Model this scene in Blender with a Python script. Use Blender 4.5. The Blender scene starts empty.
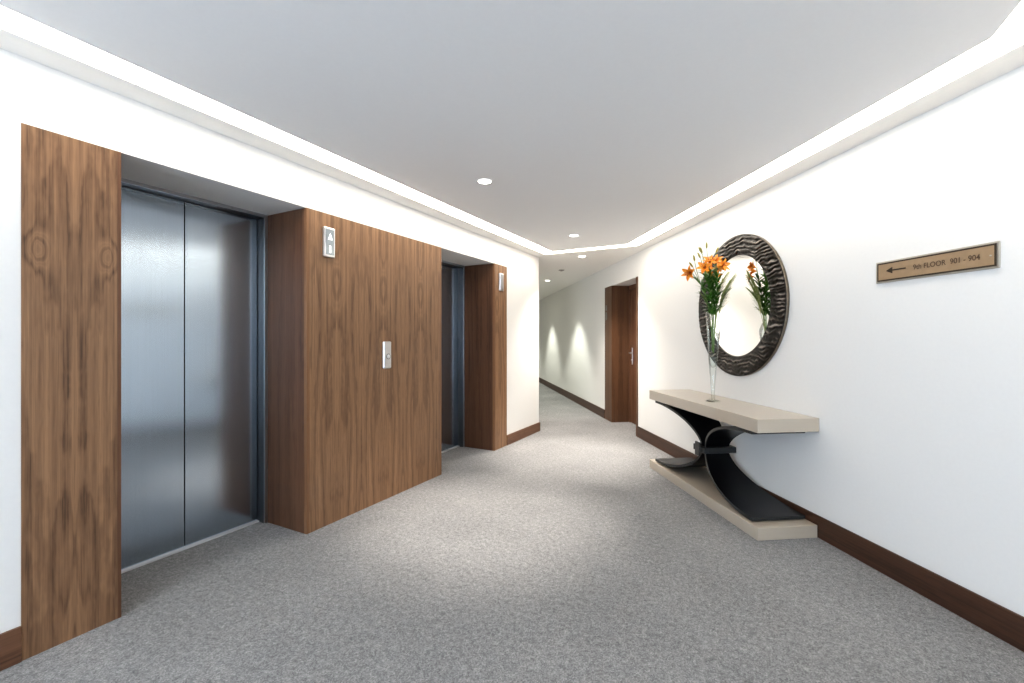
import bpy, bmesh, math, random
from mathutils import Vector, Matrix, noise
random.seed(7)
scene = bpy.context.scene
COL = scene.collection
PI = math.pi

# ------------------------------------------------------------------ helpers
class MB:
    def __init__(self): self.bm = bmesh.new()
    def box(self, x0, x1, y0, y1, z0, z1, mi=0):
        v = [self.bm.verts.new(p) for p in ((x0,y0,z0),(x1,y0,z0),(x1,y1,z0),(x0,y1,z0),(x0,y0,z1),(x1,y0,z1),(x1,y1,z1),(x0,y1,z1))]
        for f in ((0,3,2,1),(4,5,6,7),(0,1,5,4),(1,2,6,5),(2,3,7,6),(3,0,4,7)):
            self.bm.faces.new([v[i] for i in f]).material_index = mi
        return self
    def prism(self, poly, z0, z1, mi=0):
        b = [self.bm.verts.new((x,y,z0)) for x,y in poly]; t = [self.bm.verts.new((x,y,z1)) for x,y in poly]
        n = len(poly)
        self.bm.faces.new(b[::-1]).material_index = mi; self.bm.faces.new(t).material_index = mi
        for i in range(n):
            self.bm.faces.new((b[i],b[(i+1)%n],t[(i+1)%n],t[i])).material_index = mi
        return self
    def lathe(self, prof, seg=32, M=None, mi=0, closed=False):
        M = M or Matrix()
        rings = []
        for r,z in prof:
            if r < 1e-6: rings.append([self.bm.verts.new(M @ Vector((0,0,z)))])
            else: rings.append([self.bm.verts.new(M @ Vector((r*math.cos(2*PI*k/seg), r*math.sin(2*PI*k/seg), z))) for k in range(seg)])
        pairs = list(zip(rings, rings[1:])) + ([(rings[-1], rings[0])] if closed else [])
        for a,b in pairs:
            for k in range(seg):
                j = (k+1) % seg
                if len(a) == 1 and len(b) == 1: continue
                if len(a) == 1: f = (a[0], b[j], b[k])
                elif len(b) == 1: f = (a[k], a[j], b[0])
                else: f = (a[k], a[j], b[j], b[k])
                fc = self.bm.faces.new(f); fc.material_index = mi; fc.smooth = True
        return self
    def tube(self, pts, rad, seg=8, mi=0):
        pts = [Vector(p) for p in pts]; n = len(pts)
        rs = rad if isinstance(rad, (list,tuple)) else [rad]*n
        rings = []
        for i,p in enumerate(pts):
            d = (pts[min(i+1,n-1)] - pts[max(i-1,0)]).normalized()
            a = d.cross(Vector((0,0,1)))
            if a.length < 1e-3: a = d.cross(Vector((0,1,0)))
            a.normalize(); b = d.cross(a)
            rings.append([self.bm.verts.new(p + rs[i]*(a*math.cos(2*PI*k/seg)+b*math.sin(2*PI*k/seg))) for k in range(seg)])
        for a,b in zip(rings, rings[1:]):
            for k in range(seg):
                fc = self.bm.faces.new((a[k],a[(k+1)%seg],b[(k+1)%seg],b[k])); fc.smooth = True; fc.material_index = mi
        self.bm.faces.new(rings[0][::-1]).material_index = mi; self.bm.faces.new(rings[-1]).material_index = mi
        return self
    def blade(self, base, d, up, L, w, curl=0.3, seg=6, fold=0.15, mi=0, tipw=0.0, peak=0.4):
        """pointed leaf or petal: starts at base, runs along d, curls away from up"""
        d = Vector(d).normalized(); up = Vector(up); side = d.cross(up)
        if side.length < 1e-3: side = d.cross(Vector((1,0.3,0)))
        side.normalize(); nrm = side.cross(d).normalized()
        rows = []; p = Vector(base); ang = 0
        for i in range(seg+1):
            t = i/seg
            ww = w*0.5*max(tipw, math.sin(PI*min(1, (t**(math.log(0.5)/math.log(peak)))*0.96+0.03)))
            dd = d*math.cos(ang) - nrm*math.sin(ang); nn_ = nrm*math.cos(ang) + d*math.sin(ang)
            rows.append([self.bm.verts.new(p - side*ww + nn_*ww*fold), self.bm.verts.new(p), self.bm.verts.new(p + side*ww + nn_*ww*fold)])
            p = p + dd*(L/seg); ang += curl/seg
        for a,b in zip(rows, rows[1:]):
            for k in range(2):
                fc = self.bm.faces.new((a[k],a[k+1],b[k+1],b[k])); fc.smooth = True; fc.material_index = mi
        return self
    def build(self, name, mats, parent=None, loc=None, rotz=None, bevel=0, recalc=True, smooth=False):
        if recalc: bmesh.ops.recalc_face_normals(self.bm, faces=self.bm.faces)
        me = bpy.data.meshes.new(name); self.bm.to_mesh(me); self.bm.free()
        for m in (mats if isinstance(mats, (list,tuple)) else [mats]): me.materials.append(m)
        o = bpy.data.objects.new(name, me); COL.objects.link(o)
        if parent: o.parent = parent
        if loc: o.location = loc
        if rotz is not None: o.rotation_euler = (0,0,rotz)
        if smooth:
            for f in me.polygons: f.use_smooth = True
        if bevel:
            b = o.modifiers.new('bevel','BEVEL'); b.width = bevel; b.segments = 2; b.limit_method = 'ANGLE'; b.angle_limit = math.radians(40)
        return o

def tag(o, label, cat, group=None):
    o['label'] = label; o['category'] = cat
    if group: o['group'] = group
    return o
def thing(name, label, cat, loc=(0,0,0), rotz=0, group=None):
    o = bpy.data.objects.new(name, None); COL.objects.link(o); o.empty_display_size = 0.1
    o.location = loc; o.rotation_euler = (0,0,rotz)
    return tag(o, label, cat, group)
def struct(o, label=None):
    o['kind'] = 'structure'
    if label: o['label'] = label
    return o

# ------------------------------------------------------------------ materials
def nm(name):
    m = bpy.data.materials.new(name); m.use_nodes = True
    nt = m.node_tree; b = nt.nodes['Principled BSDF']
    return m, nt, b
def N(nt, typ, **kw):
    n = nt.nodes.new(typ)
    for k,v in kw.items():
        if k.startswith('i_'):
            key = k[2:]; n.inputs[int(key) if key.isdigit() else key.replace('_',' ')].default_value = v
        else: setattr(n, k, v)
    return n
def M2(nt, op, a, b=None, c=None):
    n = nt.nodes.new('ShaderNodeMath'); n.operation = op
    for i,x in enumerate((a,b,c)):
        if x is None: continue
        if isinstance(x, (int,float)): n.inputs[i].default_value = x
        else: nt.links.new(x, n.inputs[i])
    return n.outputs[0]
def plain(name, col, rough=0.5, metal=0.0, var=0.03, scale=30, bump=0.0, coat=0.0, emis=None, spec=0.5):
    m, nt, b = nm(name)
    tc = N(nt,'ShaderNodeTexCoord'); nz = N(nt,'ShaderNodeTexNoise', i_Scale=scale, i_Detail=4)
    nt.links.new(tc.outputs['Object'], nz.inputs['Vector'])
    rp = N(nt,'ShaderNodeValToRGB')
    rp.color_ramp.elements[0].position = .3; rp.color_ramp.elements[1].position = .7
    rp.color_ramp.elements[0].color = tuple(c*(1-var) for c in col)+(1,); rp.color_ramp.elements[1].color = tuple(min(1,c*(1+var)) for c in col)+(1,)
    nt.links.new(nz.outputs['Fac'], rp.inputs['Fac']); nt.links.new(rp.outputs['Color'], b.inputs['Base Color'])
    b.inputs['Roughness'].default_value = rough; b.inputs['Metallic'].default_value = metal
    b.inputs['Specular IOR Level'].default_value = spec
    if coat: b.inputs['Coat Weight'].default_value = coat; b.inputs['Coat Roughness'].default_value = .08
    if bump:
        bp = N(nt,'ShaderNodeBump', i_Strength=bump, i_Distance=.002); nt.links.new(nz.outputs['Fac'], bp.inputs['Height']); nt.links.new(bp.outputs['Normal'], b.inputs['Normal'])
    if emis:
        b.inputs['Emission Color'].default_value = tuple(emis[:3])+(1,); b.inputs['Emission Strength'].default_value = emis[3]
    return m

def walnut(name, axis='v', period=0.46, off=-.364, dark=(.034,.0155,.009), light=(.33,.190,.104), rough=.42, seed=0., contrast=1.5, fig=9.0, knots=()):
    m, nt, b = nm(name)
    tc = N(nt,'ShaderNodeTexCoord'); sx = N(nt,'ShaderNodeSeparateXYZ'); nt.links.new(tc.outputs['Object'], sx.inputs[0])
    X,Y,Z = sx.outputs
    if axis == 'v': across = M2(nt,'ADD',X,Y); along = Z
    else: across = Z; along = M2(nt,'ADD',X,Y)
    if period:
        mir = M2(nt,'PINGPONG', M2(nt,'SUBTRACT', across, off), period/2)
    else: mir = across
    def vec(a, b_, c):
        cb = N(nt,'ShaderNodeCombineXYZ')
        for i,x in enumerate((a,b_,c)):
            if isinstance(x,(int,float)): cb.inputs[i].default_value = x
            else: nt.links.new(x, cb.inputs[i])
        return cb.outputs[0]
    def noi(v, scale, det=3, rg=.5):
        n = N(nt,'ShaderNodeTexNoise', i_Scale=scale, i_Detail=det, i_Roughness=rg); nt.links.new(v, n.inputs['Vector']); return n.outputs['Fac']
    big = noi(vec(M2(nt,'MULTIPLY',mir,6.5), M2(nt,'MULTIPLY',along,.55), seed), 1.0, 2, .4)
    med = noi(vec(M2(nt,'MULTIPLY',mir,55), M2(nt,'MULTIPLY',along,1.1), seed+3), 1.0, 3)
    fine = noi(vec(M2(nt,'MULTIPLY',across,260), M2(nt,'MULTIPLY',along,6), seed), 1.0, 3, .6)
    ph = M2(nt,'ADD', M2(nt,'ADD', M2(nt,'MULTIPLY',big,fig), M2(nt,'MULTIPLY',mir,9)), M2(nt,'MULTIPLY', med, .7))
    for (m0, z0, amp, sm, sz) in knots:
        dm = M2(nt,'SUBTRACT', mir, m0); dz = M2(nt,'SUBTRACT', along, z0)
        q2 = M2(nt,'ADD', M2(nt,'MULTIPLY', M2(nt,'MULTIPLY', dm, dm), 1/sm**2), M2(nt,'MULTIPLY', M2(nt,'MULTIPLY', dz, dz), 1/sz**2))
        ph = M2(nt,'ADD', ph, M2(nt,'MULTIPLY', M2(nt,'EXPONENT', M2(nt,'MULTIPLY', q2, -1.0)), amp))
    org = noi(vec(M2(nt,'MULTIPLY',mir,34), M2(nt,'MULTIPLY',along,9), seed+2), 1.0, 2)
    ph = M2(nt,'MULTIPLY_ADD', org, .55, ph)
    ph2 = M2(nt,'MULTIPLY', ph, 2*PI)
    wide = noi(vec(M2(nt,'MULTIPLY',mir,16), M2(nt,'MULTIPLY',along,.28), seed+7), 1.0, 2)
    hair = noi(vec(M2(nt,'MULTIPLY',mir,130), M2(nt,'MULTIPLY',along,.9), seed+5), 1.0, 2)
    tip = M2(nt,'POWER', M2(nt,'MULTIPLY_ADD', M2(nt,'SINE', ph2), .5, .5), 3.0)
    s1 = M2(nt,'MULTIPLY_ADD', M2(nt,'SINE', ph2), .5, .5)
    s1 = M2(nt,'POWER', s1, .6)
    s2 = M2(nt,'MULTIPLY_ADD', M2(nt,'SINE', M2(nt,'MULTIPLY', ph2, 3.3)), .5, .5)
    f = M2(nt,'ADD', M2(nt,'ADD', M2(nt,'MULTIPLY', fine, .38), M2(nt,'MULTIPLY', med, .30)), M2(nt,'ADD', M2(nt,'MULTIPLY', wide, .48), M2(nt,'MULTIPLY', hair, .36)))
    f = M2(nt,'SUBTRACT', M2(nt,'ADD', f, M2(nt,'MULTIPLY', s2, .05)), M2(nt,'MULTIPLY', tip, .16))
    f = M2(nt,'SUBTRACT', f, .05)
    f = M2(nt,'MULTIPLY_ADD', M2(nt,'SUBTRACT', f, .6), contrast, .55)
    rp = N(nt,'ShaderNodeValToRGB'); e = rp.color_ramp.elements
    e[0].position = .12; e[0].color = dark+(1,); e[1].position = .92; e[1].color = light+(1,)
    mid = e.new(.5); mid.color = tuple((a*.45+c*.55)*g for a,c,g in zip(dark,light,(1,.97,.95)))+(1,)
    nt.links.new(f, rp.inputs['Fac']); nt.links.new(rp.outputs['Color'], b.inputs['Base Color'])
    b.inputs['Roughness'].default_value = rough
    bp = N(nt,'ShaderNodeBump', i_Strength=.12, i_Distance=.001); nt.links.new(fine, bp.inputs['Height']); nt.links.new(bp.outputs['Normal'], b.inputs['Normal'])
    return m

def carpet_mat():
    m, nt, b = nm('carpet')
    tc = N(nt,'ShaderNodeTexCoord')
    def noi(scale, det, rg): 
        n = N(nt,'ShaderNodeTexNoise', i_Scale=scale, i_Detail=det, i_Roughness=rg); nt.links.new(tc.outputs['Object'], n.inputs['Vector']); return n.outputs['Fac']
    n1 = noi(230, 3, .7); n2 = noi(36, 4, .8); n3 = noi(2.2, 3, .5)
    vo = N(nt,'ShaderNodeTexVoronoi', i_Scale=190); nt.links.new(tc.outputs['Object'], vo.inputs['Vector'])
    bw = N(nt,'ShaderNodeRGBToBW'); nt.links.new(vo.outputs['Color'], bw.inputs[0])
    f = M2(nt,'ADD', M2(nt,'ADD', M2(nt,'MULTIPLY', n1, .45), M2(nt,'MULTIPLY', n2, .5)), M2(nt,'ADD', M2(nt,'MULTIPLY', bw.outputs[0], .28), M2(nt,'MULTIPLY', n3, .14)))
    rp = N(nt,'ShaderNodeValToRGB'); e = rp.color_ramp.elements
    e[0].position = .42; e[0].color = (.08,.08,.085,1); e[1].position = .92; e[1].color = (.44,.43,.425,1)
    md = e.new(.68); md.color = (.235,.233,.235,1)
    nt.links.new(f, rp.inputs['Fac']); nt.links.new(rp.outputs['Color'], b.inputs['Base Color'])
    b.inputs['Roughness'].default_value = .95; b.inputs['Specular IOR Level'].default_value = .15
    b.inputs['Sheen Weight'].default_value = .15
    bp = N(nt,'ShaderNodeBump', i_Strength=.5, i_Distance=.004); nt.links.new(f, bp.inputs['Height']); nt.links.new(bp.outputs['Normal'], b.inputs['Normal'])
    return m

def steel_mat(name, col, rough, streak=.10, aniso=0):
    m, nt, b = nm(name)
    tc = N(nt,'ShaderNodeTexCoord'); mp = N(nt,'ShaderNodeMapping'); mp.inputs['Scale'].default_value = (260,260,1.2)
    nt.links.new(tc.outputs['Object'], mp.inputs[0])
    nz = N(nt,'ShaderNodeTexNoise', i_Scale=1.0, i_Detail=4); nt.links.new(mp.outputs[0], nz.inputs['Vector'])
    rp = N(nt,'ShaderNodeValToRGB'); e = rp.color_ramp.elements
    e[0].position=.25; e[1].position=.75
    e[0].color = tuple(c*(1-streak) for c in col)+(1,); e[1].color = tuple(c*(1+streak) for c in col)+(1,)
    nt.links.new(nz.outputs['Fac'], rp.inputs['Fac']); nt.links.new(rp.outputs['Color'], b.inputs['Base Color'])
    b.inputs['Metallic'].default_value = 1; b.inputs['Roughness'].default_value = rough
    if aniso:
        b.inputs['Anisotropic'].default_value = aniso
        tv = N(nt,'ShaderNodeCombineXYZ'); tv.inputs[1].default_value = 1.0     # brushed upright, so highlights spread sideways
        nt.links.new(tv.outputs[0], b.inputs['Tangent'])
    return m

def glass_mat(name, tint=(.97,.99,.98)):
    m = bpy.data.materials.new(name); m.use_nodes = True; nt = m.node_tree
    nt.nodes.remove(nt.nodes['Principled BSDF']); out = nt.nodes['Material Output']
    tr = N(nt,'ShaderNodeBsdfTransparent'); gl = N(nt,'ShaderNodeBsdfGlossy', i_Roughness=.02); mx = N(nt,'ShaderNodeMixShader')
    lw = N(nt,'ShaderNodeLayerWeight', i_Blend=.25)
    rp = N(nt,'ShaderNodeValToRGB'); e = rp.color_ramp.elements
    e[0].color = tint+(1,); e[1].color = (.92,.94,.93,1); e[0].position=.25; e[1].position=.95
    nt.links.new(lw.outputs['Facing'], rp.inputs['Fac']); nt.links.new(rp.outputs['Color'], tr.inputs['Color'])
    fr = N(nt,'ShaderNodeFresnel', i_IOR=1.5)
    nt.links.new(M2(nt,'MULTIPLY', fr.outputs[0], .55), mx.inputs[0]); nt.links.new(tr.outputs[0], mx.inputs[1]); nt.links.new(gl.outputs[0], mx.inputs[2])
    nt.links.new(mx.outputs[0], out.inputs['Surface'])
    return m
def leaf_mat(name, a, b_, trans=.25, scale=25):
    m = plain(name, a, .45, var=0, scale=scale)
    rp = [n for n in m.node_tree.nodes if n.type=='VALTORGB'][0].color_ramp.elements
    rp[0].color = a+(1,); rp[1].color = b_+(1,)
    b = m.node_tree.nodes['Principled BSDF']; b.inputs['Subsurface Weight'].default_value = trans; b.inputs['Subsurface Radius'].default_value = (.01,.01,.005)
    return m

mWall = plain('wall_paint', (.79,.78,.76), .75, var=.008, scale=60, bump=.05, spec=.3)
mCeil = plain('ceiling_paint', (.90,.895,.89), .85, var=.006, scale=60, spec=.2)
mSoff = plain('soffit_paint', (.90,.88,.85), .85, var=.006, scale=60, spec=.2)
mCarpet = carpet_mat()
mWood = walnut('walnut_veneer', fig=6, knots=((0,1.70,1.8,.045,.20),(0,.62,.8,.06,.3)))
mWoodA = walnut('walnut_veneer_crown', period=.9, off=-1.761, seed=9.3, fig=5, knots=((.115,1.67,1.9,.030,.060),(.0,.35,1.3,.05,.3)))
mWoodJ = walnut('walnut_lining', period=0, seed=2.1, dark=(.04,.017,.010), light=(.155,.075,.040), fig=3)
mWoodDoor = walnut('walnut_door', period=.3, off=.1, seed=8.1, dark=(.04,.017,.009), light=(.135,.066,.032), fig=3)
mEdge = walnut('walnut_lipping', period=0, seed=1.1, dark=(.10,.045,.022), light=(.27,.14,.07), fig=1)
mBase = walnut('walnut_baseboard', axis='h', period=0, seed=4.4, dark=(.022,.010,.006), light=(.085,.040,.023), fig=3)
mBaseL = walnut('walnut_baseboard_light', axis='h', period=0, seed=6.4, dark=(.055,.024,.013), light=(.20,.10,.055), fig=3)
mSteel = steel_mat('brushed_steel', (.53,.61,.69), .18, .05, .5)
mFrameS = steel_mat('satin_steel_frame', (.50,.51,.53), .30, .03)
mFrameD = steel_mat('dark_steel_frame', (.14,.145,.155), .35, .03)
mAlu = plain('aluminium_sill', (.8,.81,.83), .5, .6, var=.02)
mChrome = plain('satin_chrome', (.72,.72,.73), .28, 1.0, var=.01)
mLens = plain('hazy_lens', (.40,.44,.46), .15, .3, var=.03)
mLit = plain('lit_symbol', (.95,.95,.95), .5, var=0, emis=(1,1,1,.9))
mTaupe = plain('taupe_lacquer', (.49,.425,.345), .30, var=.01, scale=10, coat=.5)
mBlack = plain('black_lacquer', (.006,.006,.007), .28, var=.05, spec=.25)
mRim = plain('black_lacquer_edge', (.030,.031,.031), .32, var=.05, spec=.4)
mMirror = plain('mirror_silver', (.93,.94,.93), .0, 1.0, var=0)
mBronzeRim = plain('bronze_rim', (.20,.165,.125), .4, .6, var=.05)
mSignPlate = plain('sign_backplate', (.47,.43,.37), .4, .4, var=.02)
mSignFace = plain('sign_bronze_face', (.40,.29,.185), .42, .45, var=.05, scale=40)
mSignInk = plain('sign_dark_ink', (.045,.03,.018), .6, var=0)
mSignText = plain('sign_brown_lettering', (.12,.075,.045), .6, var=0)
mGlass = glass_mat('clear_glass')
mCove = plain('cove_diffuser', (.95,.95,.93), .6, var=0, emis=(1.0,.92,.80,7.0))
mLamp = plain('downlight_lens', (.95,.95,.93), .6, var=0, emis=(1.0,.96,.90,9.0))
mWhite = plain('white_enamel', (.8,.8,.78), .4, var=.01)
mGreyPl = plain('grey_plastic', (.18,.19,.18), .5, var=.02)
mSensor = plain('sensor_plastic', (.34,.31,.29), .5, var=.02)
mPlaque = plain('pale_plaque', (.22,.21,.19), .4, .4, var=.02)
mLeaf = leaf_mat('lily_leaf', (.03,.10,.012), (.085,.19,.03))
mStem = leaf_mat('lily_stem', (.10,.19,.04), (.17,.25,.07))
mPetal = leaf_mat('lily_petal', (.82,.22,.012), (.90,.40,.05), .2, 40)
mBud = leaf_mat('lily_bud', (.20,.22,.05), (.42,.33,.10), .2, 60)
mStamen = plain('lily_stamen', (.25,.06,.02), .6)
mFrond = leaf_mat('palm_frond_green', (.20,.25,.075), (.40,.42,.19), .2)
mFrondD = leaf_mat('palm_frond_dark', (.09,.15,.035), (.2,.26,.08), .2)

# brushed / carved mirror frame, pale highlights painted onto the raised ridges
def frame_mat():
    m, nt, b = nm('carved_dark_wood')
    g = N(nt,'ShaderNodeAttribute', attribute_name='ridge_highlight')
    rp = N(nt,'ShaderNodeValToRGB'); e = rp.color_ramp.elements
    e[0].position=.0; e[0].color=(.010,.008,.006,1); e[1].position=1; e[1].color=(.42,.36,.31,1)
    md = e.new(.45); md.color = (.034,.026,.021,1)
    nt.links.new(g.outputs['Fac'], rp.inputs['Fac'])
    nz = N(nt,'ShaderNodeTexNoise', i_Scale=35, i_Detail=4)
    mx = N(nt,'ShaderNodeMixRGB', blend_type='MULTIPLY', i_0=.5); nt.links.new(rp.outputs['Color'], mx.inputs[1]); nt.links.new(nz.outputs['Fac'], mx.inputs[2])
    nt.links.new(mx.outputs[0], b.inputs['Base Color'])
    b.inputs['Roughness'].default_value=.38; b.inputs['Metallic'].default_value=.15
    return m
mCarved = frame_mat()

# ------------------------------------------------------------------ layout (metres; +Y runs along the lift wall)
XL = -2.59                      # lift wall plane
H = 2.44                        # ceiling
A = math.radians(34.4)
O = Vector((1.0255, 2.624, 0)); U = Vector((-math.sin(A), math.cos(A), 0)); NN = Vector((-math.cos(A), -math.sin(A), 0))
RZ = PI/2 + A                   # local x = along the angled wall, local y = out of it
def wp(s, n, z=0): return O + U*s + NN*n + Vector((0,0,z))
def wxy(s, n): p = wp(s, n); return (p.x, p.y)
def cross_y(y, n):              # point of the line offset n from angled wall at given y
    s = (y - O.y - NN.y*n)/U.y; p = wp(s, n); return (p.x, p.y)
def cross_x(x, n):
    s = (x - O.x - NN.x*n)/U.x; p = wp(s, n); return (p.x, p.y)
XR = 1.15; YB = -4.6; YE = 5.715; SEND = 16.0
TURN = cross_x(XR, 0); S_TURN = (Vector((TURN[0],TURN[1],0))-O).dot(U)
END_L = (XL + U.x*11.5, YE + U.y*11.5)

# floor
struct(MB().prism([(-3.3,YB-.2),(1.5,YB-.2),(1.5,3.0),wxy(3.5,-.6),wxy(SEND+1,-.6),(END_L[0]-1.5,END_L[1]+1.0),(XL-1.2,YE)], -.05, 0).build('floor', mCarpet), 'speckled grey carpet floor')

# left (lift) wall with two openings and panel seats
P0, P1, P2, P3, P4, P5 = .662, .985, 1.975, 3.447, 4.459, 4.758
PT = 2.17
w = MB()
w.box(XL-.5, XL, YB, YE, PT, H+.15)
struct(w.build('wall_left', mWall), 'white lintel wall above the lifts and walnut panels')
struct(MB().box(XL-.2, XL, YB, P0, 0, PT).build('wall_left', mWall), 'white wall left of the walnut panels')
struct(MB().box(XL-.2, XL, P5, YE, 0, PT).build('wall_left', mWall), 'white wall end between the lifts and the corridor')
# corridor left wall
w = MB(); w.prism([(XL,YE),(XL-.2,YE-.1),(END_L[0]-.2,END_L[1]-.1),END_L], 0, H+.15)
struct(w.build('wall_corridor', mWall))
# lift shaft back (behind the doors)
struct(MB().box(-3.34,-3.24, P0-.1, P5+.1, 0, H).build('wall_shaft', mGreyPl))

# angled right wall with door recess
DS0, DS1, DT = 4.07, 5.42, 2.12
w = MB()
w.box(S_TURN, DS0, -.15, 0, 0, H+.15); w.box(DS0, DS1, -.36, 0, DT, H+.15); w.box(DS1, SEND, -.15, 0, 0, H+.15)
struct(w.build('wall_right', mWall, loc=O, rotz=RZ), 'white angled wall on the right')
struct(MB().box(XR, XR+.15, YB, TURN[1]+.05, 0, H+.15).build('wall_rear_right', mWall))
e1 = wxy(SEND, 0)
struct(MB().prism([e1, END_L, (END_L[0]+U.x*.1, END_L[1]+U.y*.1), (e1[0]+U.x*.1, e1[1]+U.y*.1)], 0, H+.15).build('wall_far', mWall))
w = MB()
w.box(XL-.2, -2.0, YB-.15, YB, 0, H+.15); w.box(.6, XR+.15, YB-.15, YB, 0, H+.15)
w.box(-2.0, .6, YB-.15, YB, 0, .25); w.box(-2.0, .6, YB-.15, YB, 2.25, H+.15)
struct(w.build('wall_back', mWall))
wf = struct(MB().box(-2.0,-1.95,YB-.12,YB-.06,.25,2.25).box(.55,.6,YB-.12,YB-.06,.25,2.25).box(-.73,-.67,YB-.12,YB-.06,.25,2.25).box(-2,.6,YB-.12,YB-.06,.25,.3).box(-2,.6,YB-.12,YB-.06,2.2,2.25).build('window_1', mWhite))

# ceiling: raft, lit gap, perimeter soffit, corridor ceiling
GAP, SOF = .33, .165
raft = [(-2.26,YB+.33),(XR-GAP,YB+.33),cross_x(XR-GAP,GAP),cross_y(5.41,GAP),(-2.26,5.41)]
inner = [(XL+SOF,YB+SOF),(XR-SOF,YB+SOF),cross_x(XR-SOF,SOF),cross_y(5.562,SOF),(XL+SOF,5.562)]
rc5 = cross_y(5.562, 0)
outer = [(XL-.05,YB-.05),(XR+.02,YB-.05),(TURN[0]+.02,TURN[1]+.02),(rc5[0]+.02,rc5[1]),(XL-.05,5.562)]
c = MB()
c.prism(raft, H, H+.05)
for i in range(5):
    j = (i+1) % 5
    if i == 3: continue
    c.prism([inner[i], outer[i], outer[j], inner[j]], H, H+.03, 1)
c.prism([inner[4], inner[3], outer[3], wxy(SEND+.1,-.02), (END_L[0]-.1,END_L[1]), (XL-.1,YE-.1), outer[4]], H, H+.03, 1)
c.prism([(XL-.3,YB-.2),(XR+.3,YB-.2),(XR+.3,3.0),cross_y(5.8,-.3),(XL-.3,5.8)], H+.09, H+.12)  # unseen closing slab, added above the ceiling to block light
struct(c.build('ceiling', [mCeil, mSoff]), 'flat white ceiling with a soffit border')

# glowing cove runs (each its own fitting)
def off(poly, d):  # mid band polygons between inner and raft, slightly wider than the gap
    return poly
names = [('rear', 0), ('rear right', 1), ('right', 2), ('far', 3), ('left', 4)]
lab = {'left': 'long glowing white cove light above the two lifts', 'right': 'long glowing white cove light above the mirror and sign',
       'far': 'short thin glowing cove light crossing the corridor mouth', 'rear right': 'glowing cove light turning away at the top right corner', 'rear': 'glowing cove light at the window end behind the viewer'}
for nme, i in names:
    j = (i+1) % 5
    def ext(a, b, t): return (a[0]+(b[0]-a[0])*t, a[1]+(b[1]-a[1])*t)
    i0, i1 = inner[i], inner[j]; r0, r1 = raft[i], raft[j]
    q = [i0, i1, r1, r0]
    o = MB().prism(q, H+.004, H+.03).build('cove_light', mCove)
    tag(o, lab[nme], 'cove light', 'cove lights round the ceiling')

# ------------------------------------------------------------------ walnut wall panels
def panel_left():
    t = thing('wood_panel', 'tall walnut panel on the left of the nearest lift, knotty grain', 'wood panel', (0,0,0))
    MB().box(-3.03, XL+.006, P0, P1-.014, 0, PT-.001).build('veneer_face', mWoodA, t)
    MB().box(-3.03, XL+.007, P1-.014, P1, 0, PT-.001).build('edge_strip', mWoodJ, t)
def panel_mid():
    t = thing('wood_panel', 'wide walnut panel between the two lifts with call buttons on it', 'wood panel', (0,0,0))
    MB().box(-2.75, XL+.006, P2+.02, P3-.014, 0, PT-.001).build('veneer_face', mWood, t)
    MB().box(XL-.02, XL+.007, P2, P2+.02, 0, PT-.001).build('edge_strip', mEdge, t)
    MB().box(XL-.02, XL+.007, P3-.014, P3, 0, PT-.001).build('edge_strip', mEdge, t)
    MB().box(-2.995, XL-.02, P2, P2+.02, 0, PT-.001).build('jamb_lining', mWoodJ, t)
    MB().box(-2.995, XL-.02, P3-.014, P3, 0, PT-.001).build('jamb_lining', mWoodJ, t)
def panel_right():
    t = thing('wood_panel', 'narrow walnut panel right of the farther lift beside the white wall', 'wood panel', (0,0,0))
    MB().box(-2.75, XL+.006, P4+.02, P5, 0, PT-.001).build('veneer_face', mWood, t)
    MB().box(XL-.02, XL+.007, P4, P4+.02, 0, PT-.001).build('edge_strip', mEdge, t)
    MB().box(-2.995, XL-.02, P4, P4+.02, 0, PT-.001).build('jamb_lining', mWoodJ, t)
panel_left(); panel_mid(); panel_right()

# ------------------------------------------------------------------ lifts
def lift(y0, y1, label):
    t = thing('elevator_door', label, 'elevator door', (-3.0, (y0+y1)/2, 0))
    h = (y1-y0)/2
    fx0, fx1 = -.075, .004
    f = MB()
    for a, b, m in ((fx0-.10, -.006, 0), (-.006, fx1, 1)):
        f.box(a, b, h-.022, h, 0, PT, m); f.box(a, b, -h, -h+.022, 0, PT, m); f.box(a, b, -h+.022, h-.022, PT-.02, PT, m)
    f.build('door_frame', [mFrameD, mFrameS], t)
    for s in (-1, 1):
        a, b = (-h+.024, .008) if s < 0 else (.012, h-.024)
        MB().box(-.115, -.078, a, b, .012, PT-.022).build('door_leaf', mSteel, t, bevel=.003)
    MB().box(-.14, -.058, -h+.022, h-.022, 0, .010).build('sill', mAlu, t)
    return t
lift(P1, P2, 'nearest brushed steel two-leaf lift door in walnut surround')
lift(P3, P4, 'farther brushed steel lift door mostly hidden behind the wide walnut panel')

# hall lanterns + call station
def lantern(y, label, bright):
    t = thing('lift_indicator', label, 'lift indicator', (XL+.006, y, 1.967))
    MB().box(0, .022, -.046, .046, -.104, .104).build('housing', mChrome, t, bevel=.006)
    MB().box(.0215, .024, -.031, .036, -.086, .090).build('lens', mLens if bright else mChrome, t, bevel=.001)
    if bright:
        a = MB()
        v = [a.bm.verts.new(p) for p in ((.0255,-.017,.018),(.0255,.020,.018),(.0255,.0015,.066))]; a.bm.faces.new(v)
        a.build('up_arrow', mLit, t)
        MB().box(.024,.0256,-.005,.007,-.072,-.022).build('lit_bar', mLit, t)
    return t
lantern(2.142, 'steel lift indicator with lit arrow high on the wide walnut panel', True)
lantern(4.60, 'slim steel lift indicator on the narrow walnut panel', False)
t = thing('lift_call_panel', 'satin steel call button plate at mid height on the wide walnut panel', 'call panel', (XL+.006, 2.708, 1.167))
MB().box(0, .022, -.043, .043, -.11, .11).build('faceplate', mChrome, t, bevel=.010)
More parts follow.
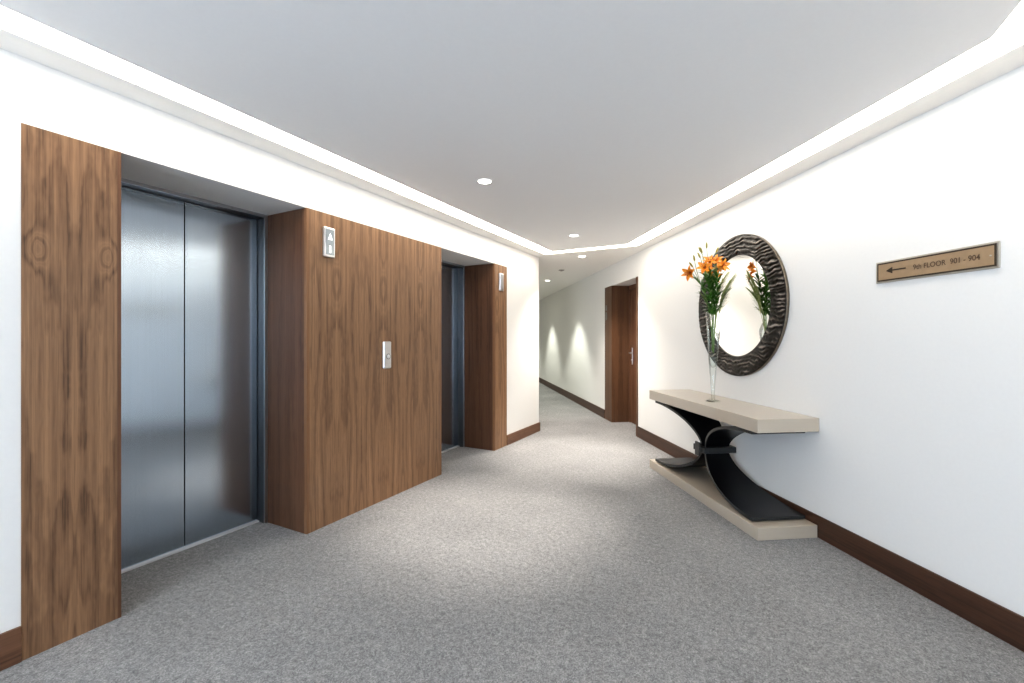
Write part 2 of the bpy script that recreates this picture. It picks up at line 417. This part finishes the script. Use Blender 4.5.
MB().lathe([(0,0),(.017,0),(.017,.006),(.013,.008),(0,.007)], 24, Matrix.Translation((.021,.004,-.012)) @ Matrix.Rotation(PI/2,4,'Y')).build('call_button', mAlu, t)
MB().lathe([(.018,0),(.023,0),(.023,.003),(.018,.003)], 24, Matrix.Translation((.0215,.004,-.012)) @ Matrix.Rotation(PI/2,4,'Y'), closed=True).build('button_ring', mGreyPl, t)

# ------------------------------------------------------------------ baseboards
BH = .13
struct(MB().box(XL, XL+.014, YB, P0, 0, .143).build('baseboard_left', mBaseL, bevel=.003))
struct(MB().box(XL, XL+.014, P5, YE+.014, 0, .122).box(XL-.15, XL+.014, YE, YE+.014, 0, .122).build('baseboard_left', mBaseL))
struct(MB().box(S_TURN, DS0, 0, .014, 0, .143).build('baseboard_right', mBase, loc=O, rotz=RZ, bevel=.004))
struct(MB().box(DS1, SEND, 0, .014, 0, .143).build('baseboard_right', mBase, loc=O, rotz=RZ, bevel=.004))
struct(MB().box(XR-.014, XR, YB, TURN[1], 0, .143).build('baseboard_rear', mBase))

# ------------------------------------------------------------------ room door in its deep walnut recess
t = bpy.data.objects.new('door_1', None); COL.objects.link(t); t.location = wp(4.55,0); t.rotation_euler = (0,0,RZ)
struct(t, 'walnut room door in a deep walnut-lined recess near the corridor')
d0, d1 = DS0-4.55, DS1-4.55
MB().box(.54, d1, -.30, .006, 0, DT).build('far_lining', mWoodDoor, t)
MB().box(d0, d0+.05, -.30, .010, 0, DT).build('near_lining', mWoodDoor, t)
f = MB().box(d0+.05, -.36, -.34, -.27, 0, DT).box(.51, .54, -.34, -.27, 0, DT).box(-.36, .51, -.34, -.27, DT-.07, DT).build('door_frame', mWoodJ, t)
MB().box(-.36, .51, -.335, -.285, .006, DT-.07).build('door_leaf', mWoodJ, t)
hp = MB().box(.41, .45, -.285, -.277, .90, 1.16).build('handle_plate', mChrome, t, bevel=.003)
MB().tube([(.43,-.278,1.08),(.43,-.235,1.08),(.42,-.228,1.08),(.30,-.228,1.08)], .009, 10).build('handle_lever', mChrome, hp)
MB().lathe([(0,0),(.012,0),(.012,.012),(0,.012)], 16, Matrix.Translation((.43,-.278,.97)) @ Matrix.Rotation(-PI/2,4,'X')).build('lock_cylinder', mChrome, hp)
t = thing('door_number_plaque', 'small pale two-piece plaque on the walnut beside the room door', 'plaque', wp(5.33,.006,1.70), RZ)
MB().box(-.025,.035,0,.006,.045,.13).build('upper_plate', mPlaque, t, bevel=.002)
MB().box(-.025,.035,0,.006,-.10,.02).build('lower_plate', mPlaque, t, bevel=.002)

# ------------------------------------------------------------------ downlights
def downlight(x, y, label, power, spot=1.2, blend=.6, grp=None, r=.045, z=H, col=(1,.93,.84)):
    t = thing('downlight', label, 'downlight', (x,y,z), 0, grp)
    MB().lathe([(r,0.002),(r+.012,-.004),(r+.014,.0),(r+.014,.004),(r,.004)], 32, closed=True).build('trim_ring', mWhite, t)
    MB().lathe([(0,-.002),(r,-.002),(r,.004),(0,.004)], 32).build('lens', mLamp, t)
    if power:
        l = bpy.data.lights.new('downlight_lamp','SPOT'); l.energy = power; l.spot_size = spot; l.spot_blend = blend; l.color = col; l.shadow_soft_size = .04
        lo = bpy.data.objects.new('downlight_lamp', l); COL.objects.link(lo); lo.parent = t; lo.location = (0,0,-.03)
    return t
DG = 'round ceiling downlights'
downlight(-1.685, 2.764, 'nearest and largest round downlight in the lobby ceiling', 230, .95, .9, DG)
downlight(-1.693, 4.676, 'second round downlight in the lobby ceiling before the cove light', 230, .95, .9, DG)
downlight(-2.028, 5.925, 'round downlight just past the cove at the corridor mouth', 190, 2.0, .9, DG)
downlight(-3.473, 8.074, 'small far downlight in the corridor ceiling near the lift wall edge', 125, 1.42, .55, DG, col=(.97,1,.88))
downlight(-4.94, 10.21, 'distant corridor downlight hidden past the wall edge', 125, 1.42, .55, DG, col=(.97,1,.88))
downlight(-6.40, 12.35, 'most distant corridor downlight', 125, 1.42, .55, DG, col=(.97,1,.88))
p = wp(4.36,-.16)
downlight(p.x, p.y, 'tiny downlight in the recess above the walnut room door', .6, 2.0, .6, DG, r=.018, z=DT)
t = thing('ceiling_sensor', 'small dark square sensor on the corridor ceiling between two downlights', 'sensor', (-2.73,6.93,H), A)
MB().box(-.042,.042,-.042,.042,-.010,0).build('base', mSensor, t, bevel=.004)
MB().lathe([(0,-.022),(.016,-.020),(.026,-.010),(0,-.009)], 20).build('dome', mSensor, t)

# ------------------------------------------------------------------ console table
CS = 1.895
t = thing('console_table', 'taupe lacquer console table with black crossing curved legs against the right wall', 'console table', wp(CS, .24), RZ)
HL = .825; n0, n1 = -.236, .198
MB().box(-HL, HL, n0, n1, .691, .781).build('tabletop', mTaupe, t, bevel=.004)
MB().box(-HL, HL, n0+.012, n1-.002, 0, .082).build('base', mTaupe, t, bevel=.004)
zm = .388; bz = .300
for sgn in (-1, 1):
    m_ = MB(); rows = []
    NPH = 48
    for i in range(NPH+1):
        ph = -PI/2 + PI*i/NPH
        x = sgn*(.735 - .710*math.cos(ph)); z = zm + (bz-.012)*math.sin(ph)
        k = abs(math.sin(ph))**1.6
        hw0 = .095 + .085*k; hw1 = .100 + .105*k
        rows.append([m_.bm.verts.new((x, -.005 - hw1 + (hw0+hw1)*q/4, z)) for q in range(5)])
    for a, b in zip(rows, rows[1:]):
        for q in range(4):
            fc = m_.bm.faces.new((a[q],a[q+1],b[q+1],b[q])); fc.smooth = True
    o = m_.build('curved_leg', [mBlack, mRim], t)
    so = o.modifiers.new('solid','SOLIDIFY'); so.thickness = .022; so.offset = 0; so.material_offset_rim = 1; so.use_even_offset = True
    es = o.modifiers.new('split','EDGE_SPLIT'); es.split_angle = math.radians(50)
cb = MB()
cb.box(-.085, .085, .10, .135, zm-.022, zm+.026); cb.box(-.085, .085, -.145, -.11, zm-.022, zm+.026)
cb.box(-.085, -.05, -.11, .10, zm-.022, zm+.026); cb.box(.05, .085, -.11, .10, zm-.022, zm+.026)
co = cb.build('collar', mRim, t, bevel=.004)
MB().box(-.035, .035, .135, .150, zm-.055, zm+.060).build('collar_clip', mRim, co, bevel=.006)

# ------------------------------------------------------------------ round mirror
t = thing('round_mirror', 'round wall mirror in a wide dark carved frame above the console table', 'mirror', wp(1.925, 0, 1.575), RZ)
RI, RO = .424, .590
NR, NA = 36, 480
m_ = MB(); rings = []; hts = []
for i in range(NR+1):
    q = i/NR; r = RI + (RO-RI)*q; ring = []
    for k in range(NA):
        th = 2*PI*k/NA; x = r*math.cos(th); z = r*math.sin(th)
        wob = .040*noise.noise(Vector((x*5, z*4, 1.3))) + .022*noise.noise(Vector((x*13, z*13, 7.1))) + .007*noise.noise(Vector((x*40, z*40, 2.1)))
        rid = math.sin(2*PI*(z + wob)/.033)
        rid = (abs(rid)**.7)*(1 if rid > 0 else -1)
        amp = .0065*max(.12, .6+1.1*noise.noise(Vector((x*10, z*20, 4))))
        edge = min(1, q/.06, (1-q)/.04)
        y = .026 + .012*math.sin(PI*min(1,max(0,q)))**.6 + amp*rid*edge; hts.append(max(0, amp*rid*edge)/.0065)
        ring.append(m_.bm.verts.new((x, y, z)))
    rings.append(ring)
back = [[m_.bm.verts.new((v.co.x, .004, v.co.z)) for v in rings[j]] for j in (NR, 0)]
def join(a, b, mi, sm=True):
    for k in range(NA):
        fc = m_.bm.faces.new((a[k],a[(k+1)%NA],b[(k+1)%NA],b[k])); fc.smooth = sm; fc.material_index = mi
for a, b in zip(rings, rings[1:]): join(a, b, 0)
join(rings[-1], back[0], 1); join(back[0], back[1], 1); join(back[1], rings[0], 0)
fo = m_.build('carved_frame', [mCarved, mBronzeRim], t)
at = fo.data.attributes.new('ridge_highlight', 'FLOAT', 'POINT')
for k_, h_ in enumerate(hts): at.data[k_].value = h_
Mx = Matrix.Rotation(-PI/2, 4, 'X')
MB().lathe([(0,.018),(RI+.004,.018),(RI+.004,.008),(0,.008)], 128, Mx).build('mirror_glass', mMirror, t, smooth=False)
for f in bpy.data.objects['mirror_glass'].data.polygons: f.use_smooth = False

# ------------------------------------------------------------------ direction sign
t = thing('direction_sign', 'bronze direction sign with arrow reading 9th FLOOR 901 - 904', 'sign', wp(.378, 0, 1.666), RZ)
MB().box(-.288, .290, 0, .008, -.059, .059).build('backplate', mSignPlate, t, bevel=.003)
b = MB()
hx, hz, th_ = .279, .050, .0075
b.box(-hx,hx,.0095,.0115,hz-th_,hz); b.box(-hx,hx,.0095,.0115,-hz,-hz+th_); b.box(-hx,-hx+th_,.0095,.0115,-hz+th_,hz-th_); b.box(hx-th_,hx,.0095,.0115,-hz+th_,hz-th_)
b.build('border_line', mSignInk, t)
MB().box(-hx+th_,hx-th_,.0095,.0112,-hz+th_,hz-th_).build('face', mSignFace, t)
a = MB(); a.box(.118,.200,.011,.0122,.0005,.0075)      # arrow points along +x, which is to the left seen from the room
v0 = [a.bm.verts.new(p) for p in ((.228,.0122,.004),(.190,.0122,.022),(.190,.0122,-.014))]; a.bm.faces.new(v0)
a.build('arrow', mSignInk, t)
def text_mesh(body, size):
    cu = bpy.data.curves.new('text','FONT'); cu.body = body; cu.size = size; cu.align_x = 'LEFT'; cu.offset = .0006
    ob = bpy.data.objects.new('text', cu); COL.objects.link(ob)
    bpy.context.view_layer.update()
    me = bpy.data.meshes.new_from_object(ob.evaluated_get(bpy.context.evaluated_depsgraph_get()))
    bpy.data.objects.remove(ob); bpy.data.curves.remove(cu)
    return me
me = text_mesh('9th FLOOR  901 - 904', .036)
xs = [v.co.x for v in me.vertices]; W0 = max(xs)-min(xs); sc = .298/W0
for v in me.vertices: v.co = Vector((.079 - (v.co.x-min(xs))*sc, .0125, -.011 + v.co.y*1.0))
me.flip_normals()
me.materials.append(mSignText)
o = bpy.data.objects.new('lettering', me); COL.objects.link(o); o.parent = t
MB().lathe([(0,.003),(.003,.002),(.004,0)], 16, Matrix.Translation((-.258,.0112,-.001)) @ Mx).build('screw', mSignPlate, t)

# ------------------------------------------------------------------ vase and flowers
VB = wp(1.88, .258, .781)
prof_o = [(.0,.0),(.056,.0),(.058,.004),(.040,.010),(.016,.018),(.0125,.035),(.014,.09),(.024,.22),(.034,.36),(.043,.50),(.050,.63),(.056,.738)]
prof_i = [(.0535,.738),(.0475,.63),(.0405,.50),(.0315,.36),(.025,.29),(.0,.275)]
vm = MB().lathe(prof_o+prof_i, 40)
for v in vm.bm.verts:                                   # the rim is cut on a slant, high on the room side and low on the wall side
    if v.co.z > .30:
        rr = max(1e-4, math.hypot(v.co.x, v.co.y)); v.co.z = .30 + (v.co.z-.30)*(.797+.203*v.co.y/rr)
vs = tag(vm.build('glass_vase', mGlass, loc=VB, rotz=RZ), 'tall slender clear glass vase with slanted rim on the console table', 'vase')

def bez(p0, p1, p2, n=10):
    p0,p1,p2 = Vector(p0),Vector(p1),Vector(p2)
    return [p0*(1-k/n)**2 + p1*2*(k/n)*(1-k/n) + p2*(k/n)**2 for k in range(n+1)]
def flower(parent, pos, dirv, size=.085):
    d = Vector(dirv).normalized(); m_ = MB()
    a = d.cross(Vector((.2,.1,1))).normalized(); b_ = d.cross(a)
    for k in range(6):
        an = 2*PI*k/6 + (.15 if k % 2 else 0); out = a*math.cos(an)+b_*math.sin(an)
        m_.blade(pos, d*.92+out*.40, d*.40-out*.92, size, size*(.42 if k % 2 else .32), curl=1.2, seg=7, fold=.25, peak=.5)
    f = m_.build('flower', mPetal, parent, recalc=False)
    s = MB()
    for k in range(6):
        an = 2*PI*k/6+.3; out = a*math.cos(an)+b_*math.sin(an)
        e = Vector(pos)+d*size*.72+out*size*.22
        s.tube([pos, Vector(pos)+d*size*.4+out*size*.06, e], .0012, 5)
        s.tube([e-a*.004, e+a*.004], .0022, 5)
    s.build('stamens', mStamen, f)
def bud(parent, pos, dirv, L=.055):
    d = Vector(dirv).normalized(); q = Vector((0,0,1)).rotation_difference(d).to_matrix().to_4x4()
    MB().lathe([(0,0),(.006,L*.12),(.0085,L*.4),(.0075,L*.7),(.004,L*.92),(0,L)], 10, Matrix.Translation(pos) @ q).build('bud', mBud, parent)
def lily(label, base, rim, tip, flowers, buds, nleaf, zr):
    t = thing('lily_stem', label, 'lily', VB, RZ, 'orange lilies in the glass vase')
    pts = bez(base, (rim[0]*.6, rim[1]*.6, .62), rim, 6)[:-1] + bez(rim, (rim[0]*1.6, rim[1]*1.6, (rim[2]+tip[2])/2), tip, 10)
    s = MB().tube(pts, .0042, 7)
    for pos, d in flowers + buds: s.tube(bez(pts[-3], (Vector(pts[-1])+Vector(pos))/2, pos, 4), .0022, 6)
    s.build('stem', mStem, t)
    lf = MB()
    for k in range(nleaf):
        z = zr[0] + (zr[1]-zr[0])*(k+.5)/nleaf
        c = min(pts, key=lambda p: abs(p.z-z)); c = Vector((c.x, c.y, z))
        an = k*2.4 + random.random()*.5
        out = Vector((math.cos(an), math.sin(an), 0))
        lf.blade(c, out*.75+Vector((0,0,random.uniform(.7,1.1))), Vector((0,0,1))-out*.3, random.uniform(.085,.135), random.uniform(.018,.026), curl=random.uniform(.4,1.3), fold=.2)
    lf.build('leaves', mLeaf, t, recalc=False)
    for pos, d in flowers: flower(t, Vector(pos), d, .088)
    for pos, d in buds: bud(t, Vector(pos), d)
# local x = along the wall (away from the viewer), local y = out from the wall (left in the view)
lily('orange lily leaning farthest left out of the vase', (.004,-.006,.40), (.0,.030,.735), (-.02,.15,1.02),
     [((-.03,.205,1.055),(-.5,.8,-.15))], [((-.02,.17,1.15),(-.1,.25,1)), ((-.02,.185,1.10),(0,.6,.8))], 22, (.70,.99))
lily('orange lily second from the left, blooming beneath tall buds', (-.006,.004,.41), (-.020,.018,.735), (-.03,.09,1.06),
     [((-.05,.095,1.085),(-.6,.55,.25))], [((-.02,.105,1.215),(0,.3,1)), ((-.03,.125,1.175),(0,.5,.9))], 34, (.70,1.03))
lily('orange lily with the tallest upright bud at the top centre', (.006,.004,.42), (.012,.0,.735), (.01,.03,1.10),
     [((-.01,.035,1.13),(-.5,.2,.5))], [((.0,.055,1.26),(0,0,1)), ((.02,.09,1.23),(.1,.4,1))], 38, (.70,1.06))
lily('orange lily on the right, overlapping the mirror frame', (.0,-.006,.40), (-.012,-.018,.735), (-.03,-.02,1.06),
     [((-.05,-.035,1.10),(-.65,-.15,.25)), ((-.03,.0,1.13),(-.5,.3,.6))], [((-.01,-.02,1.225),(0,-.45,1))], 38, (.70,1.04))
lily('orange lily at the back of the bunch, facing the mirror', (.002,.0,.43), (.016,-.016,.735), (.06,-.04,1.04),
     [((.05,-.06,1.12),(.2,-.9,.3)), ((.11,-.01,1.10),(.6,-.7,.15)), ((.09,-.05,1.05),(.5,-.8,-.05))], [((.06,-.05,1.17),(.1,-.3,1))], 34, (.70,1.02))

def frond(label, rim, mid, tip, mat, nl, LL, seed):
    random.seed(seed)
    t = thing('palm_frond', label, 'palm frond', VB, RZ, 'palm fronds in the glass vase')
    pts = bez((rim[0]*.2, rim[1]*.2, .47), (rim[0]*.6, rim[1]*.6, .64), rim, 5)[:-1] + bez(rim, mid, tip, 14)
    MB().tube(pts, [.0024*(1-.7*i/(len(pts)-1)) for i in range(len(pts))], 6).build('rachis', mat, t)
    m_ = MB(); arc = pts[8:]
    for k in range(nl):
        f_ = k/nl*(len(arc)-1.01); i = int(f_); p = arc[i].lerp(arc[i+1], f_-i); d = (arc[i+1]-arc[i]).normalized()
        side = d.cross(Vector((0,1,.2))).normalized()*(1 if k % 2 else -1)
        L = LL*(1-.55*k/nl)*random.uniform(.8,1.15)
        m_.blade(p, d*1.0+side*.42+Vector((0,-.05,random.uniform(-.1,.15))), Vector((0,0,1)), L, .0085, curl=random.uniform(.1,.6), seg=5)
    m_.build('leaflets', mat, t, recalc=False)
frond('pale feathery palm frond rising steeply on the right of the lilies', (.010,-.030,.735), (.04,-.07,.95), (.03,-.150,1.06), mFrond, 44, .13, 3)
frond('pale feathery palm frond leaning out in front of the mirror glass', (-.006,-.034,.735), (-.01,-.09,.92), (-.02,-.175,1.03), mFrond, 44, .12, 4)
frond('dark narrow palm frond arching lowest towards the mirror', (.004,-.036,.735), (.0,-.09,.86), (.02,-.165,.935), mFrondD, 26, .09, 5)
frond('pale palm frond between the steep one and the low dark one', (-.004,-.030,.62), (.0,-.08,.86), (.0,-.165,1.00), mFrond, 44, .12, 9)
frond('thin palm frond drooping on the left of the vase', (-.006,.034,.735), (.0,.07,.86), (-.01,.125,.90), mFrondD, 14, .06, 6)

# ------------------------------------------------------------------ daylight and fill
def area(name, loc, rot, sx, sy, power, col):
    l = bpy.data.lights.new(name,'AREA'); l.shape = 'RECTANGLE'; l.size = sx; l.size_y = sy; l.energy = power; l.color = col
    o = bpy.data.objects.new(name, l); COL.objects.link(o); o.location = loc; o.rotation_euler = rot
    return o
area('window_daylight', (-.7, YB-.3, 1.3), (PI/2+1.0, 0, 0), 2.6, 2.0, 290, (.62,.79,1.0))
wd = bpy.data.worlds.new('sky'); scene.world = wd; wd.use_nodes = True
bg = wd.node_tree.nodes['Background']; bg.inputs[0].default_value = (.62,.78,1.0,1); bg.inputs[1].default_value = .8

# ------------------------------------------------------------------ camera
cam = bpy.data.cameras.new('camera'); co = bpy.data.objects.new('camera', cam); COL.objects.link(co)
cam.sensor_fit = 'HORIZONTAL'; cam.sensor_width = 36; cam.lens = 36*445/1024; cam.clip_start = .02
cam.shift_y = -3.0/1024
co.location = (0,0,1.3); co.rotation_euler = (PI/2, 0, math.radians(27.84))
scene.camera = co
scene.view_settings.view_transform = 'Standard'; scene.view_settings.look = 'Medium High Contrast'; scene.view_settings.exposure = 0.22
scene.cycles.use_denoising = True
scene.cycles.max_bounces = 10; scene.cycles.diffuse_bounces = 6; scene.cycles.transparent_max_bounces = 16
scene.cycles.sample_clamp_indirect = 6
